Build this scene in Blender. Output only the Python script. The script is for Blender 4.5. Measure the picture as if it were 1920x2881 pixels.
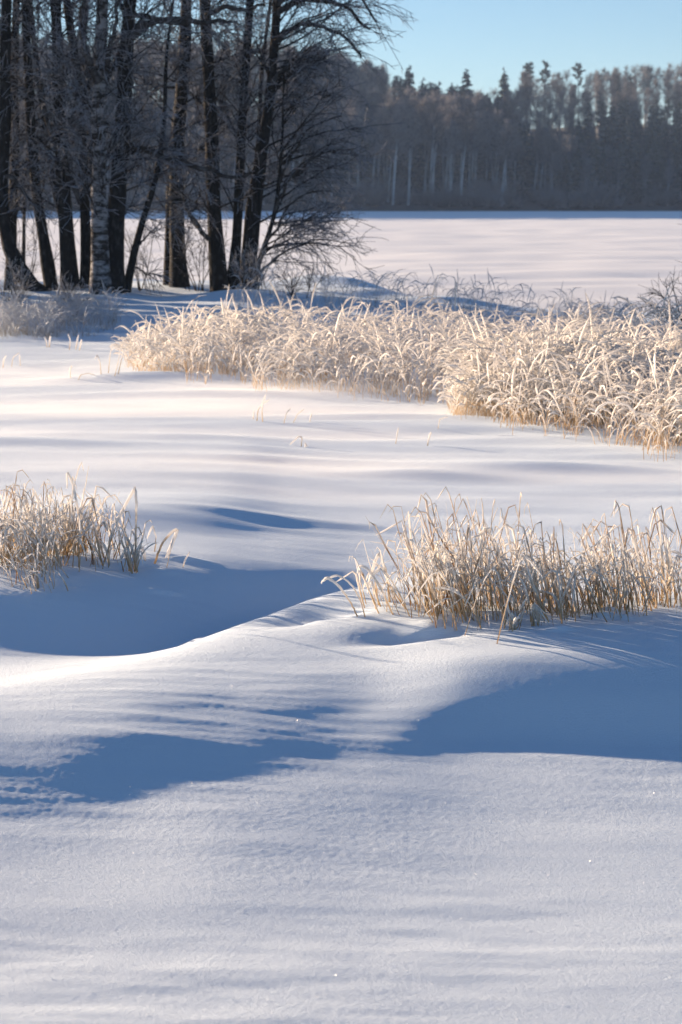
import bpy, math, random
import numpy as np
from mathutils import Vector, Matrix

# ------------------------------------------------------------------ clear
for o in list(bpy.data.objects):
    bpy.data.objects.remove(o)
scene = bpy.context.scene
COL = scene.collection

# ------------------------------------------------------------------ camera
F_PX, CU, CV = 5602.0, 960.0, 1440.5      # the photograph's own pixels (1920 x 2881), 70 mm lens on a 36 mm long side
CAM_H = 1.6
PITCH = math.radians(8.977)
cam = bpy.data.cameras.new('camera')
cam_o = bpy.data.objects.new('camera', cam)
COL.objects.link(cam_o)
cam.sensor_fit = 'VERTICAL'
cam.sensor_height = 36.0
cam.sensor_width = 24.0
cam.lens = 70.0
cam.clip_start = 0.05
cam.clip_end = 3000
cam.dof.use_dof = True
cam.dof.focus_distance = 7.6
cam.dof.aperture_fstop = 7.1
cam_o.location = (0, 0, CAM_H)
cam_o.rotation_euler = (math.pi / 2 - PITCH, 0, 0)
scene.camera = cam_o

# ------------------------------------------------------------------ sky and sun
SUN_AZ = math.radians(53)      # to the left of the viewing direction, behind the scene
SUN_EL = math.radians(9.4)
world = bpy.data.worlds.new('World')
scene.world = world
world.use_nodes = True
wn = world.node_tree
sky = wn.nodes.new('ShaderNodeTexSky')
sky.sky_type = 'NISHITA'
sky.sun_disc = False
sky.sun_elevation = SUN_EL
sky.sun_rotation = -SUN_AZ
sky.air_density = 0.72
sky.dust_density = 0.15
sky.ozone_density = 2.5
wn.links.new(sky.outputs[0], wn.nodes['Background'].inputs[0])
wn.nodes['Background'].inputs[1].default_value = 0.05

sun = bpy.data.lights.new('sun', 'SUN')
sun.energy = 5.0
sun.angle = math.radians(0.53)
sun.color = (1.0, 0.735, 0.495)
sun_o = bpy.data.objects.new('sun', sun)
COL.objects.link(sun_o)
SUN_DIR = Vector((-math.sin(SUN_AZ) * math.cos(SUN_EL), math.cos(SUN_AZ) * math.cos(SUN_EL), math.sin(SUN_EL)))
sun_o.rotation_euler = SUN_DIR.to_track_quat('Z', 'Y').to_euler()
sun_o.location = (-40, 40, 30)

vs = scene.view_settings
vs.view_transform = 'Standard'
vs.look = 'None'
vs.gamma = 1.0
vs.use_curve_mapping = False
vs.exposure = 1.74

cy = scene.cycles
cy.use_denoising = True
cy.max_bounces = 6
cy.diffuse_bounces = 3
cy.glossy_bounces = 2
cy.transmission_bounces = 3
cy.volume_bounces = 1
cy.transparent_max_bounces = 6
cy.sample_clamp_indirect = 4.0
cy.use_fast_gi = False

# ------------------------------------------------------------------ helpers
RNG = np.random.default_rng(7)
random.seed(7)


def ray(u, v):
    a, d = (u - CU) / F_PX, (v - CV) / F_PX
    return np.array([a, math.cos(PITCH) - d * math.sin(PITCH), -math.sin(PITCH) - d * math.cos(PITCH)])


def at(u, v, y):
    """the point at distance y along the sight line of photo pixel (u, v)"""
    r = ray(u, v)
    t = y / r[1]
    return np.array([r[0] * t, y, CAM_H + r[2] * t])


def _hash(ix, iy, seed):
    h = (ix.astype(np.int64) * 374761393 + iy.astype(np.int64) * 668265263 + seed * 982451653) & 0xffffffff
    h = ((h ^ (h >> 13)) * 1274126177) & 0xffffffff
    h = (h ^ (h >> 16)) & 0xffffffff
    return h.astype(np.float64) / 4294967295.0


def noise2(x, y, seed=0):
    """gradient noise about -0.7..0.7"""
    x0, y0 = np.floor(x), np.floor(y)
    fx, fy = x - x0, y - y0
    sx, sy = fx * fx * fx * (fx * (fx * 6 - 15) + 10), fy * fy * fy * (fy * (fy * 6 - 15) + 10)
    out = 0
    for dx in (0, 1):
        for dy in (0, 1):
            a = _hash(x0 + dx, y0 + dy, seed) * 2 * math.pi
            g = np.cos(a) * (fx - dx) + np.sin(a) * (fy - dy)
            out = out + g * (sx if dx else 1 - sx) * (sy if dy else 1 - sy)
    return out


def fbm2(x, y, seed=0, n=3):
    s, a = 0, 1.0
    for k in range(n):
        s = s + a * noise2(x * 2 ** k, y * 2 ** k, seed + k * 17)
        a *= 0.5
    return s


def smooth(e0, e1, x):
    t = np.clip((x - e0) / (e1 - e0), 0, 1)
    return t * t * (3 - 2 * t)


def cubic(xs, vals, x):
    """Catmull-Rom style interpolation, flat beyond the ends"""
    xs = np.asarray(xs, float)
    vals = np.asarray(vals, float)
    m = np.gradient(vals, xs)
    m[0] = m[-1] = 0
    x = np.clip(x, xs[0], xs[-1])
    i = np.clip(np.searchsorted(xs, x) - 1, 0, len(xs) - 2)
    h = xs[i + 1] - xs[i]
    t = (x - xs[i]) / h
    t2, t3 = t * t, t * t * t
    return ((2 * t3 - 3 * t2 + 1) * vals[i] + (t3 - 2 * t2 + t) * h * m[i]
            + (-2 * t3 + 3 * t2) * vals[i + 1] + (t3 - t2) * h * m[i + 1])


# ------------------------------------------------------------------ the lie of the snow
# each row: x, then (y, z) of the same ten features from the camera outwards:
# near edge, foreground, foot of the drift, its face, shoulder, crest, lee hollow, hollow floor, plateau lip, plateau
KX = [-2.2, -1.0, -0.62, -0.3, 0.1, 0.42, 0.8, 1.2, 2.2]
KY = [  # y of the ten features
    [2.4, 4.3, 5.05, 5.55, 5.95, 6.20, 6.55, 6.90, 7.65, 8.8],
    [2.4, 4.3, 5.05, 5.55, 5.95, 6.22, 6.58, 6.95, 7.70, 8.8],
    [2.4, 4.3, 5.12, 5.60, 6.05, 6.50, 6.85, 7.15, 7.85, 8.8],
    [2.4, 4.3, 5.22, 5.66, 6.15, 6.85, 7.15, 7.45, 8.00, 8.9],
    [2.4, 4.3, 5.50, 5.88, 6.25, 7.08, 7.45, 7.75, 8.25, 9.2],
    [2.4, 4.3, 5.72, 5.96, 6.22, 7.05, 7.55, 8.00, 8.50, 9.4],
    [2.4, 4.3, 5.70, 5.95, 6.24, 7.05, 7.60, 8.10, 8.60, 9.4],
    [2.4, 4.3, 5.66, 5.92, 6.22, 7.05, 7.60, 8.10, 8.60, 9.4],
    [2.4, 4.3, 5.60, 5.90, 6.22, 7.05, 7.60, 8.10, 8.60, 9.4],
]
KZ = [
    [-0.16, -0.100, -0.030, 0.064, 0.088, 0.066, 0.020, -0.010, 0.138, 0.140],
    [-0.16, -0.100, -0.030, 0.065, 0.090, 0.070, 0.020, -0.012, 0.138, 0.140],
    [-0.16, -0.100, -0.028, 0.065, 0.097, 0.092, 0.030, -0.020, 0.122, 0.130],
    [-0.16, -0.100, -0.014, 0.050, 0.099, 0.134, 0.065, -0.010, 0.095, 0.105],
    [-0.16, -0.100, -0.003, 0.052, 0.118, 0.188, 0.130, 0.045, 0.068, 0.085],
    [-0.16, -0.100, 0.002, 0.086, 0.156, 0.170, 0.130, 0.070, 0.070, 0.080],
    [-0.16, -0.100, -0.002, 0.100, 0.174, 0.164, 0.130, 0.080, 0.075, 0.080],
    [-0.16, -0.100, -0.004, 0.100, 0.174, 0.164, 0.130, 0.085, 0.080, 0.080],
    [-0.16, -0.100, -0.004, 0.094, 0.166, 0.164, 0.130, 0.085, 0.080, 0.080],
]
BUMPS = [  # x, y, sx, sy, turn, height
    (-0.08, 6.80, 0.15, 0.09, 0.25, -0.050),      # crescent hollow below the crest
    (0.27, 6.50, 0.20, 0.08, 0.10, -0.036),      # hollow in front of the right clump
    (-0.95, 9.1, 0.60, 0.45, -0.10, 0.048),     # drift behind the left clump
    (-0.30, 9.15, 0.60, 0.10, -0.05, 0.022),
    (0.55, 6.9, 0.5, 0.25, 0.0, 0.020),
    (-1.45, 8.6, 0.5, 0.4, 0.0, 0.045),
    (-2.1, 12.1, 0.9, 0.22, -0.12, 0.050),
    (-0.3, 11.4, 0.8, 0.16, -0.15, 0.030),
    (0.45, 10.9, 0.5, 0.15, -0.10, 0.032),
    (1.25, 11.2, 0.6, 0.18, -0.10, 0.040),
    (0.2, 13.9, 1.0, 0.16, -0.05, 0.035),
    (-1.75, 17.0, 0.8, 0.28, 0.0, 0.070),        # small drift at the end of the reed bed
    (-1.0, 15.6, 1.4, 0.2, -0.02, 0.030),
    (1.0, 13.3, 1.3, 0.35, -0.2, 0.030),
]

# small lumps and hollows of caught snow about the feet of the near grass
_b = np.random.default_rng(3)
for cx, cy, rx_, ry_, n_ in ((0.45, 6.75, 0.34, 0.16, 16), (0.98, 6.75, 0.2, 0.16, 9), (-1.02, 7.9, 0.2, 0.16, 9), (-0.72, 8.0, 0.1, 0.12, 4)):
    for k_ in range(n_):
        BUMPS.append((cx + _b.normal() * rx_, cy + _b.normal() * ry_, _b.uniform(0.03, 0.10), _b.uniform(0.02, 0.05), _b.normal() * 0.2, _b.uniform(-0.014, 0.022)))


def terrain(x, y, fine=True):
    x = np.asarray(x, float)
    y = np.asarray(y, float)
    wx = x + 0.10 * noise2(x * 0.8, y * 0.8, 3)
    wy = y + 0.07 * noise2(x * 1.1 + 5, y * 0.9, 4)
    ky = [cubic(KX, [r[k] for r in KY], wx) for k in range(10)]
    kz = [cubic(KX, [r[k] for r in KZ], wx) for k in range(10)]
    # monotone-ish hermite through the ten features of this column
    n = 10
    m = []
    for k in range(n):
        a, b = max(k - 1, 0), min(k + 1, n - 1)
        m.append((kz[b] - kz[a]) / (ky[b] - ky[a]))
    z = np.where(wy < ky[0], kz[0] + (wy - ky[0]) * 0.03, kz[-1])
    for k in range(n - 1):
        h = ky[k + 1] - ky[k]
        t = (wy - ky[k]) / h
        inside = (t >= 0) & (t < 1)
        t = np.clip(t, 0, 1)
        t2, t3 = t * t, t * t * t
        seg = ((2 * t3 - 3 * t2 + 1) * kz[k] + (t3 - 2 * t2 + t) * h * m[k]
               + (-2 * t3 + 3 * t2) * kz[k + 1] + (t3 - t2) * h * m[k + 1])
        z = np.where(inside, seg, z)
    # the open snow beyond sinks towards the lake
    far = smooth(9.0, 18.0, y)
    z = z * (1 - far) + 0.035 * far
    for (bx, by, sx, sy, tr, hh) in BUMPS:
        dx, dy = x - bx, y - by
        ux, uy = dx * math.cos(tr) + dy * math.sin(tr), -dx * math.sin(tr) + dy * math.cos(tr)
        # lee side (towards the camera) steeper than the windward side
        uy = np.where(uy < 0, uy * 1.5, uy * 0.7)
        z = z + hh * np.exp(-(ux / sx) ** 2 - (uy / sy) ** 2)
    # bank under the birches, on the left
    bank = smooth(21.5, 25.5, y + 0.35 * x) * (1 - smooth(0.3, 3.6, x + 0.5 * noise2(y * 0.4, x * 0.3, 8)))
    z = z + 0.27 * bank * (1 + 0.5 * fbm2(x * 0.5, y * 0.5, 12, 2))
    # low mound under the reed bed
    reed = smooth(13.0, 16.5, y + 0.55 * x) * smooth(-2.9, -1.4, x)
    z = z + 0.03 * reed
    # shore: everything dives under the lake sheet
    out = smooth(26.5, 30.5, y + 0.5 * noise2(x * 0.5, y * 0.2, 21)) * smooth(0.0, 2.5, x) + smooth(31.0, 37.0, y)
    z = z * (1 - np.clip(out, 0, 1)) - 0.25 * np.clip(out, 0, 1)
    # wind drifts on the open part, long in x
    open_ = smooth(8.2, 10.0, y) * (1 - 0.6 * reed)
    rx, ry = x + 0.10 * y, y + 0.06 * x
    z = z + open_ * (0.028 * noise2(rx * 0.45, ry * 1.25, 31) + 0.019 * noise2(rx * 0.8 + 9, ry * 3.0, 32) + 0.005 * noise2(rx * 1.7, ry * 7.0, 33))
    near = 1 - smooth(8.0, 9.5, y)
    z = z + near * (0.006 * noise2(rx * 1.2, ry * 3.4, 34) + (0.0030 * noise2(rx * 1.7, ry * 8.0, 35) + 0.0012 * noise2(rx * 5.0, ry * 20, 36)) * (0.4 + 1.6 * smooth(-0.3, 0.4, noise2(x * 0.9, y * 1.3, 37))))
    if fine:
        qx, qy = x - 0.25 * y, y + 0.25 * x
        calm = 0.55 + 0.45 * smooth(-0.2, 0.25, noise2(x * 1.1, y * 1.5, 60))
        calm = calm * (1 - 0.55 * smooth(-0.05, 0.3, noise2(x * 0.7 + 4, y * 0.9, 61)))
        z = z + near * calm * (0.0013 * noise2(qx * 2.4, qy * 9, 40) + 0.0008 * noise2(qx * 5, qy * 19, 41) + 0.00040 * noise2(qx * 20, qy * 48, 42) + 0.00065 * noise2(qx * 50, qy * 84, 43))
    return z


def zground(x, y):
    return float(terrain(np.array([x]), np.array([y]), False)[0])


# ------------------------------------------------------------------ materials
def new_mat(name):
    m = bpy.data.materials.new(name)
    m.use_nodes = True
    return m, m.node_tree, m.node_tree.nodes['Principled BSDF']


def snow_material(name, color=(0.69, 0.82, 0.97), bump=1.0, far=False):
    m, nt, p = new_mat(name)
    L = nt.links.new
    N = nt.nodes.new
    tc = N('ShaderNodeTexCoord')
    p.inputs['Roughness'].default_value = 0.75
    p.inputs['Specular IOR Level'].default_value = 0.25
    # slight unevenness of the snow's own whiteness
    n0 = N('ShaderNodeTexNoise')
    n0.inputs['Scale'].default_value = 3.0
    n0.inputs['Detail'].default_value = 5
    L(tc.outputs['Object'], n0.inputs['Vector'])
    mx = N('ShaderNodeMix')
    mx.data_type = 'RGBA'
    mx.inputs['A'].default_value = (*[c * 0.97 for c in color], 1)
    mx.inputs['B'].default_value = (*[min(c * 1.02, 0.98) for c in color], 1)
    L(n0.outputs['Fac'], mx.inputs['Factor'])
    L(mx.outputs['Result'], p.inputs['Base Color'])
    mp = N('ShaderNodeMapping')
    mp.inputs['Rotation'].default_value = (0, 0, math.radians(-12))
    mp.inputs['Scale'].default_value = (1.0, 2.6, 1.0) if not far else (0.03, 0.55, 1)
    L(tc.outputs['Object'], mp.inputs['Vector'])
    n1 = N('ShaderNodeTexNoise')
    n1.inputs['Scale'].default_value = 95 if not far else 1.0
    n1.inputs['Detail'].default_value = 6
    n1.inputs['Roughness'].default_value = 0.72
    L(mp.outputs['Vector'], n1.inputs['Vector'])
    b1 = N('ShaderNodeBump')
    b1.inputs['Strength'].default_value = bump
    b1.inputs['Distance'].default_value = 0.005 if not far else 0.05
    L(n1.outputs['Fac'], b1.inputs['Height'])
    L(b1.outputs['Normal'], p.inputs['Normal'])
    return m


M = {}
M['snow'] = snow_material('snow', bump=1.0)
M['lake_snow'] = snow_material('lake_snow', color=(0.82, 0.86, 0.91), bump=0.5, far=True)


# ------------------------------------------------------------------ mesh helpers
def mesh_obj(name, verts, faces, mat, parent=None, smooth_shade=True, attrs=None):
    me = bpy.data.meshes.new(name)
    verts = np.asarray(verts, np.float32)
    faces = np.asarray(faces, np.int32)
    k = faces.shape[1]
    me.vertices.add(len(verts))
    me.vertices.foreach_set('co', verts.ravel())
    me.loops.add(faces.size)
    me.loops.foreach_set('vertex_index', faces.ravel())
    me.polygons.add(len(faces))
    me.polygons.foreach_set('loop_start', np.arange(len(faces), dtype=np.int32) * k)
    if smooth_shade:
        me.polygons.foreach_set('use_smooth', np.ones(len(faces), bool))
    if attrs:
        for an, av in attrs.items():
            at_ = me.attributes.new(an, 'FLOAT', 'POINT')
            at_.data.foreach_set('value', np.asarray(av, np.float32))
    me.update()
    me.validate()
    if mat:
        me.materials.append(mat)
    o = bpy.data.objects.new(name, me)
    COL.objects.link(o)
    if parent:
        o.parent = parent
    return o


def tag(o, label=None, category=None, group=None, kind=None):
    for k, v in (('label', label), ('category', category), ('group', group), ('kind', kind)):
        if v:
            o[k] = v
    return o


def empty(name, loc):
    o = bpy.data.objects.new(name, None)
    o.location = loc
    o.empty_display_size = 0.2
    COL.objects.link(o)
    return o


def grid_faces(nr, nc):
    i = np.arange(nr - 1)[:, None] * nc + np.arange(nc - 1)[None]
    return np.stack([i, i + 1, i + nc + 1, i + nc], -1).reshape(-1, 4)


# ------------------------------------------------------------------ snow field
def spread_rows(marks):
    return np.concatenate([a * (b / a) ** np.linspace(0, 1, n, endpoint=False) for a, b, n in marks])


ys = spread_rows(((2.3, 3.3, 40), (3.3, 9.0, 800), (9.0, 42.0, 280)))
NC_IN, NC_OUT = 350, 35
s = np.linspace(-1, 1, NC_IN)
so = np.linspace(0, 1, NC_OUT + 1)[1:]
half = 0.19 * ys[:, None] + 0.06                    # what the frame sees, finely; beyond it coarsely
wide = 0.33 * ys[:, None] + 0.9
XX = np.concatenate([-(half + (wide - half) * so[::-1][None] ** 1.3), half * s[None], half + (wide - half) * so[None] ** 1.3], 1)
NR, NC = XX.shape
YY = np.repeat(ys[:, None], NC, 1)
ZZ = terrain(XX, YY)
snow = mesh_obj('snow_field', np.stack([XX, YY, ZZ], -1).reshape(-1, 3), grid_faces(NR, NC), M['snow'])
tag(snow, 'wind-drifted snow field in the foreground', 'snow', kind='structure')

# frozen lake: one sheet out to the far shore and beyond
lr, lc = 380, 190
ly = 16 * (2600 / 16) ** np.linspace(0, 1, lr)
ls = np.linspace(-1, 1, lc)
lx = (np.sign(ls) * (0.35 * np.abs(ls) + 0.65 * np.abs(ls) ** 4))[None] * (0.6 * ly[:, None] + 30)
LY = np.repeat(ly[:, None], lc, 1)
amp = (1 - smooth(90, 220, LY)) * smooth(24, 34, LY)
rx, ry = lx + 0.3 * LY, LY - 0.15 * lx
LZ = amp * (0.11 * noise2(rx * 0.12, ry * 0.22, 71) + 0.07 * noise2(rx * 0.28, ry * 0.5, 72) + 0.03 * noise2(rx * 0.6, ry * 1.2, 73)) - 0.03
lake = mesh_obj('frozen_lake', np.stack([lx, LY, LZ], -1).reshape(-1, 3), grid_faces(lr, lc), M['lake_snow'])
tag(lake, 'flat snow-covered frozen lake', 'lake', kind='structure')
# ------------------------------------------------------------------ tubes and growth
def norm(v):
    return v / np.maximum(np.linalg.norm(v, axis=-1, keepdims=True), 1e-9)


def tubes(pts, rad, sides=3, flat=1.0, tv=None, cap=True):
    """N polylines of P points as N tubes: verts, quad faces, t along each tube; a tube ends in a point"""
    pts = np.asarray(pts, float)
    rad = np.asarray(rad, float)
    n, P, _ = pts.shape
    tan = np.empty_like(pts)
    tan[:, 1:-1] = pts[:, 2:] - pts[:, :-2]
    tan[:, 0] = pts[:, 1] - pts[:, 0]
    tan[:, -1] = pts[:, -1] - pts[:, -2]
    tan = norm(tan)
    ref = RNG.normal(size=(n, 1, 3))
    ref[..., 2] *= 0.3
    a = norm(np.cross(tan, ref))
    b = np.cross(tan, a)
    ang = np.arange(sides) / sides * 2 * math.pi
    ring = (a[:, :, None] * np.cos(ang)[:, None] + b[:, :, None] * (np.sin(ang) * flat)[:, None]) * rad[:, :, None, None]
    V = (pts[:, :, None] + ring).reshape(-1, 3)
    base = (np.arange(n) * P * sides)[:, None, None] + (np.arange(P - 1) * sides)[None, :, None]
    k = np.arange(sides)
    k2 = (k + 1) % sides
    F = np.stack([base + k, base + k2, base + k2 + sides, base + k + sides], -1).reshape(-1, 4)
    if tv is None:
        tv = np.repeat(np.linspace(0, 1, P)[None], n, 0)
    T = np.repeat(tv.reshape(n, P)[:, :, None], sides, 2).reshape(-1)
    return V, F, T


def join(parts):
    V, F, T, o = [], [], [], 0
    for v, f, t in parts:
        V.append(v)
        F.append(f + o)
        T.append(t)
        o += len(v)
    return np.concatenate(V), np.concatenate(F), np.concatenate(T)


def grow(org, d, length, P, wander, grav, curl=0.0):
    """polylines from org along d, wandering and bending down (grav > 0) or up (grav < 0)"""
    n = len(org)
    pts = np.empty((n, P, 3))
    pts[:, 0] = org
    d = norm(d)
    step = (np.asarray(length) / (P - 1))[:, None]
    drift = RNG.normal(size=(n, 3)) * curl
    g = np.broadcast_to(np.asarray(grav, float), (n,))
    for k in range(1, P):
        pts[:, k] = pts[:, k - 1] + d * step
        d = d + RNG.normal(size=(n, 3)) * wander + drift
        d[:, 2] -= g
        d = norm(d)
    return pts


def spawn(pts, per, t0, t1, angle, jitter=0.25, bias=None):
    """per children on each polyline: origins, directions, parent index, t"""
    n, P, _ = pts.shape
    idx = np.repeat(np.arange(n), per)
    t = RNG.uniform(t0, t1, len(idx))
    f = t * (P - 1)
    i = np.minimum(f.astype(int), P - 2)
    w = (f - i)[:, None]
    org = pts[idx, i] * (1 - w) + pts[idx, i + 1] * w
    tan = norm(pts[idx, i + 1] - pts[idx, i])
    r = RNG.normal(size=(len(idx), 3))
    if bias is not None:
        r = r + np.asarray(bias)
    per_ = norm(np.cross(tan, np.cross(r, tan)))
    a = angle + RNG.normal(size=len(idx)) * jitter
    d = tan * np.cos(a)[:, None] + per_ * np.sin(a)[:, None]
    return org, d, idx, t


def taper(r0, r1, P):
    r0 = np.atleast_1d(np.asarray(r0, float))[:, None]
    w = np.linspace(0, 1, P)[None]
    return r0 * (1 - w) + np.asarray(r1, float) * w


# ------------------------------------------------------------------ plant materials
def mixed(nt, p, a, b, fac):
    mx = nt.nodes.new('ShaderNodeMix')
    mx.data_type = 'RGBA'
    mx.inputs['A'].default_value = (*a, 1)
    mx.inputs['B'].default_value = (*b, 1)
    nt.links.new(fac, mx.inputs['Factor'])
    if p:
        nt.links.new(mx.outputs['Result'], p)
    return mx


def ramp(nt, src, p0, p1):
    r = nt.nodes.new('ShaderNodeMapRange')
    r.interpolation_type = 'SMOOTHSTEP'
    r.inputs['From Min'].default_value = p0
    r.inputs['From Max'].default_value = p1
    nt.links.new(src, r.inputs['Value'])
    return r.outputs['Result']


def noise_node(nt, scale, mapping=(1, 1, 1), detail=3, rough=0.6):
    tc = nt.nodes.new('ShaderNodeTexCoord')
    mp = nt.nodes.new('ShaderNodeMapping')
    mp.inputs['Scale'].default_value = mapping
    nt.links.new(tc.outputs['Object'], mp.inputs['Vector'])
    n = nt.nodes.new('ShaderNodeTexNoise')
    n.inputs['Scale'].default_value = scale
    n.inputs['Detail'].default_value = detail
    n.inputs['Roughness'].default_value = rough
    nt.links.new(mp.outputs['Vector'], n.inputs['Vector'])
    return n.outputs['Fac']


def frosted(name, base, frost, f0, f1, transl=0.35, nscale=40, spread=0.35, vary=0.0):
    """plant stuff whose frost thickens along the attribute t"""
    m, nt, p = new_mat(name)
    nt.nodes.remove(p)
    N, L = nt.nodes.new, nt.links.new
    at_ = N('ShaderNodeAttribute')
    at_.attribute_name = 't'
    nz = noise_node(nt, nscale)
    geo = N('ShaderNodeNewGeometry')
    sep = N('ShaderNodeSeparateXYZ')
    L(geo.outputs['Normal'], sep.inputs[0])
    ma = N('ShaderNodeMath')
    ma.operation = 'MULTIPLY_ADD'
    L(nz, ma.inputs[0])
    ma.inputs[1].default_value = spread * 2
    L(at_.outputs['Fac'], ma.inputs[2])
    mb = N('ShaderNodeMath')
    mb.operation = 'MULTIPLY_ADD'
    L(sep.outputs['Z'], mb.inputs[0])
    mb.inputs[1].default_value = 0.16
    L(ma.outputs[0], mb.inputs[2])
    fac = ramp(nt, mb.outputs[0], f0 + spread, f1 + spread)
    col = mixed(nt, None, base, frost, fac).outputs['Result']
    if vary:                      # each plant a little lighter or darker than the next
        oi = N('ShaderNodeObjectInfo')
        mr = N('ShaderNodeMapRange')
        mr.inputs['To Min'].default_value = 1 - vary
        mr.inputs['To Max'].default_value = 1.0
        L(oi.outputs['Random'], mr.inputs['Value'])
        vm = N('ShaderNodeVectorMath')
        vm.operation = 'SCALE'
        L(col, vm.inputs[0])
        L(mr.outputs['Result'], vm.inputs['Scale'])
        col = vm.outputs[0]
    d = N('ShaderNodeBsdfDiffuse')
    t = N('ShaderNodeBsdfTranslucent')
    L(col, d.inputs['Color'])
    L(col, t.inputs['Color'])
    mx = N('ShaderNodeMixShader')
    mx.inputs[0].default_value = transl
    L(d.outputs[0], mx.inputs[1])
    L(t.outputs[0], mx.inputs[2])
    L(mx.outputs[0], nt.nodes['Material Output'].inputs['Surface'])
    return m


def bark(name, dark, pale, p0, p1, mapping, scale, frost=0.35):
    m, nt, p = new_mat(name)
    n1 = noise_node(nt, scale, mapping, 5, 0.65)
    mx = mixed(nt, None, dark, pale, ramp(nt, n1, p0, p1))
    n2 = noise_node(nt, 9, (1, 1, 0.8), 6, 0.7)
    m2 = nt.nodes.new('ShaderNodeMix')
    m2.data_type = 'RGBA'
    nt.links.new(mx.outputs['Result'], m2.inputs['A'])
    m2.inputs['B'].default_value = (0.55, 0.60, 0.68, 1)
    nt.links.new(ramp(nt, n2, 0.78 - frost * 0.5, 0.95 - frost * 0.5), m2.inputs['Factor'])
    nt.links.new(m2.outputs['Result'], p.inputs['Base Color'])
    p.inputs['Roughness'].default_value = 0.9
    p.inputs['Specular IOR Level'].default_value = 0.1
    bp = nt.nodes.new('ShaderNodeBump')
    bp.inputs['Strength'].default_value = 0.8
    bp.inputs['Distance'].default_value = 0.02
    nt.links.new(n1, bp.inputs['Height'])
    nt.links.new(bp.outputs['Normal'], p.inputs['Normal'])
    return m


M['reed'] = frosted('reed', (0.60, 0.44, 0.25), (0.90, 0.88, 0.86), 0.10, 0.60, 0.45, 25)
M['grass'] = frosted('grass', (0.60, 0.47, 0.30), (0.88, 0.87, 0.86), 0.05, 0.70, 0.52, 30)
M['stalk'] = frosted('stalk', (0.38, 0.22, 0.09), (0.85, 0.83, 0.81), 0.40, 1.0, 0.40, 30)
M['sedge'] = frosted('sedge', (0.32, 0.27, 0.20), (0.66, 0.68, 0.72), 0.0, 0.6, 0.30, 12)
M['twig'] = frosted('twig', (0.028, 0.026, 0.028), (0.32, 0.35, 0.42), 0.25, 1.25, 0.15, 6)
M['limb'] = bark('limb', (0.025, 0.022, 0.022), (0.10, 0.10, 0.11), 0.40, 0.75, (1, 1, 1), 9, 0.25)
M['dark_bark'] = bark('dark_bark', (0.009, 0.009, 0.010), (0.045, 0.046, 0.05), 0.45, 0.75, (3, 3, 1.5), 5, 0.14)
M['birch_bark'] = bark('birch_bark', (0.02, 0.018, 0.018), (0.24, 0.24, 0.26), 0.42, 0.62, (2.6, 2.6, 7.0), 2.4, 0.10)
M['far_trunk'] = bark('far_trunk', (0.10, 0.10, 0.10), (0.46, 0.47, 0.49), 0.25, 0.6, (1, 1, 0.25), 1.2, 0.1)
M['far_twig'] = frosted('far_twig', (0.035, 0.038, 0.043), (0.50, 0.49, 0.52), 0.15, 1.05, 0.55, 1.2, vary=0.5)
M['far_needle'] = frosted('far_needle', (0.030, 0.045, 0.035), (0.20, 0.23, 0.23), 0.35, 1.2, 0.05, 1.5)
M['bush'] = frosted('bush', (0.16, 0.15, 0.15), (0.55, 0.56, 0.60), 0.0, 0.9, 0.25, 3)


def forest_floor():
    m, nt, p = new_mat('forest_floor')
    mixed(nt, p.inputs['Base Color'], (0.03, 0.03, 0.03), (0.40, 0.45, 0.5), ramp(nt, noise_node(nt, 0.35, (1, 1, 1), 5), 0.62, 0.9))
    p.inputs['Roughness'].default_value = 0.95
    return m


M['floor'] = forest_floor()

# ------------------------------------------------------------------ the far shore: rising ground
SHORE_Y = 243.0


def hill(x, y):
    x = np.asarray(x, float)
    y = np.asarray(y, float)
    k = 1.0 + 0.45 * smooth(5, -45, x) + 0.10 * smooth(15, 45, x) + 0.25 * noise2(x * 0.012, y * 0.0 + 2.5, 91)
    h = 11.0 * smooth(SHORE_Y + 4, SHORE_Y + 100, y) * k
    return -0.3 + 0.9 * smooth(SHORE_Y - 2 + 2.5 * noise2(x * 0.05, x * 0.0, 5), SHORE_Y + 5, y) + h + 0.4 * noise2(x * 0.1, y * 0.1, 92)


hx = np.linspace(-260, 140, 130)
hy = np.concatenate([np.linspace(SHORE_Y - 8, SHORE_Y + 10, 16), np.linspace(SHORE_Y + 13, SHORE_Y + 220, 40)])
HX, HY = np.meshgrid(hx, hy)
far_ground = mesh_obj('hill', np.stack([HX, HY, hill(HX, HY)], -1).reshape(-1, 3), grid_faces(len(hy), len(hx)), M['floor'])
tag(far_ground, 'wooded hillside rising beyond the frozen lake', 'hill', kind='structure')


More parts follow.
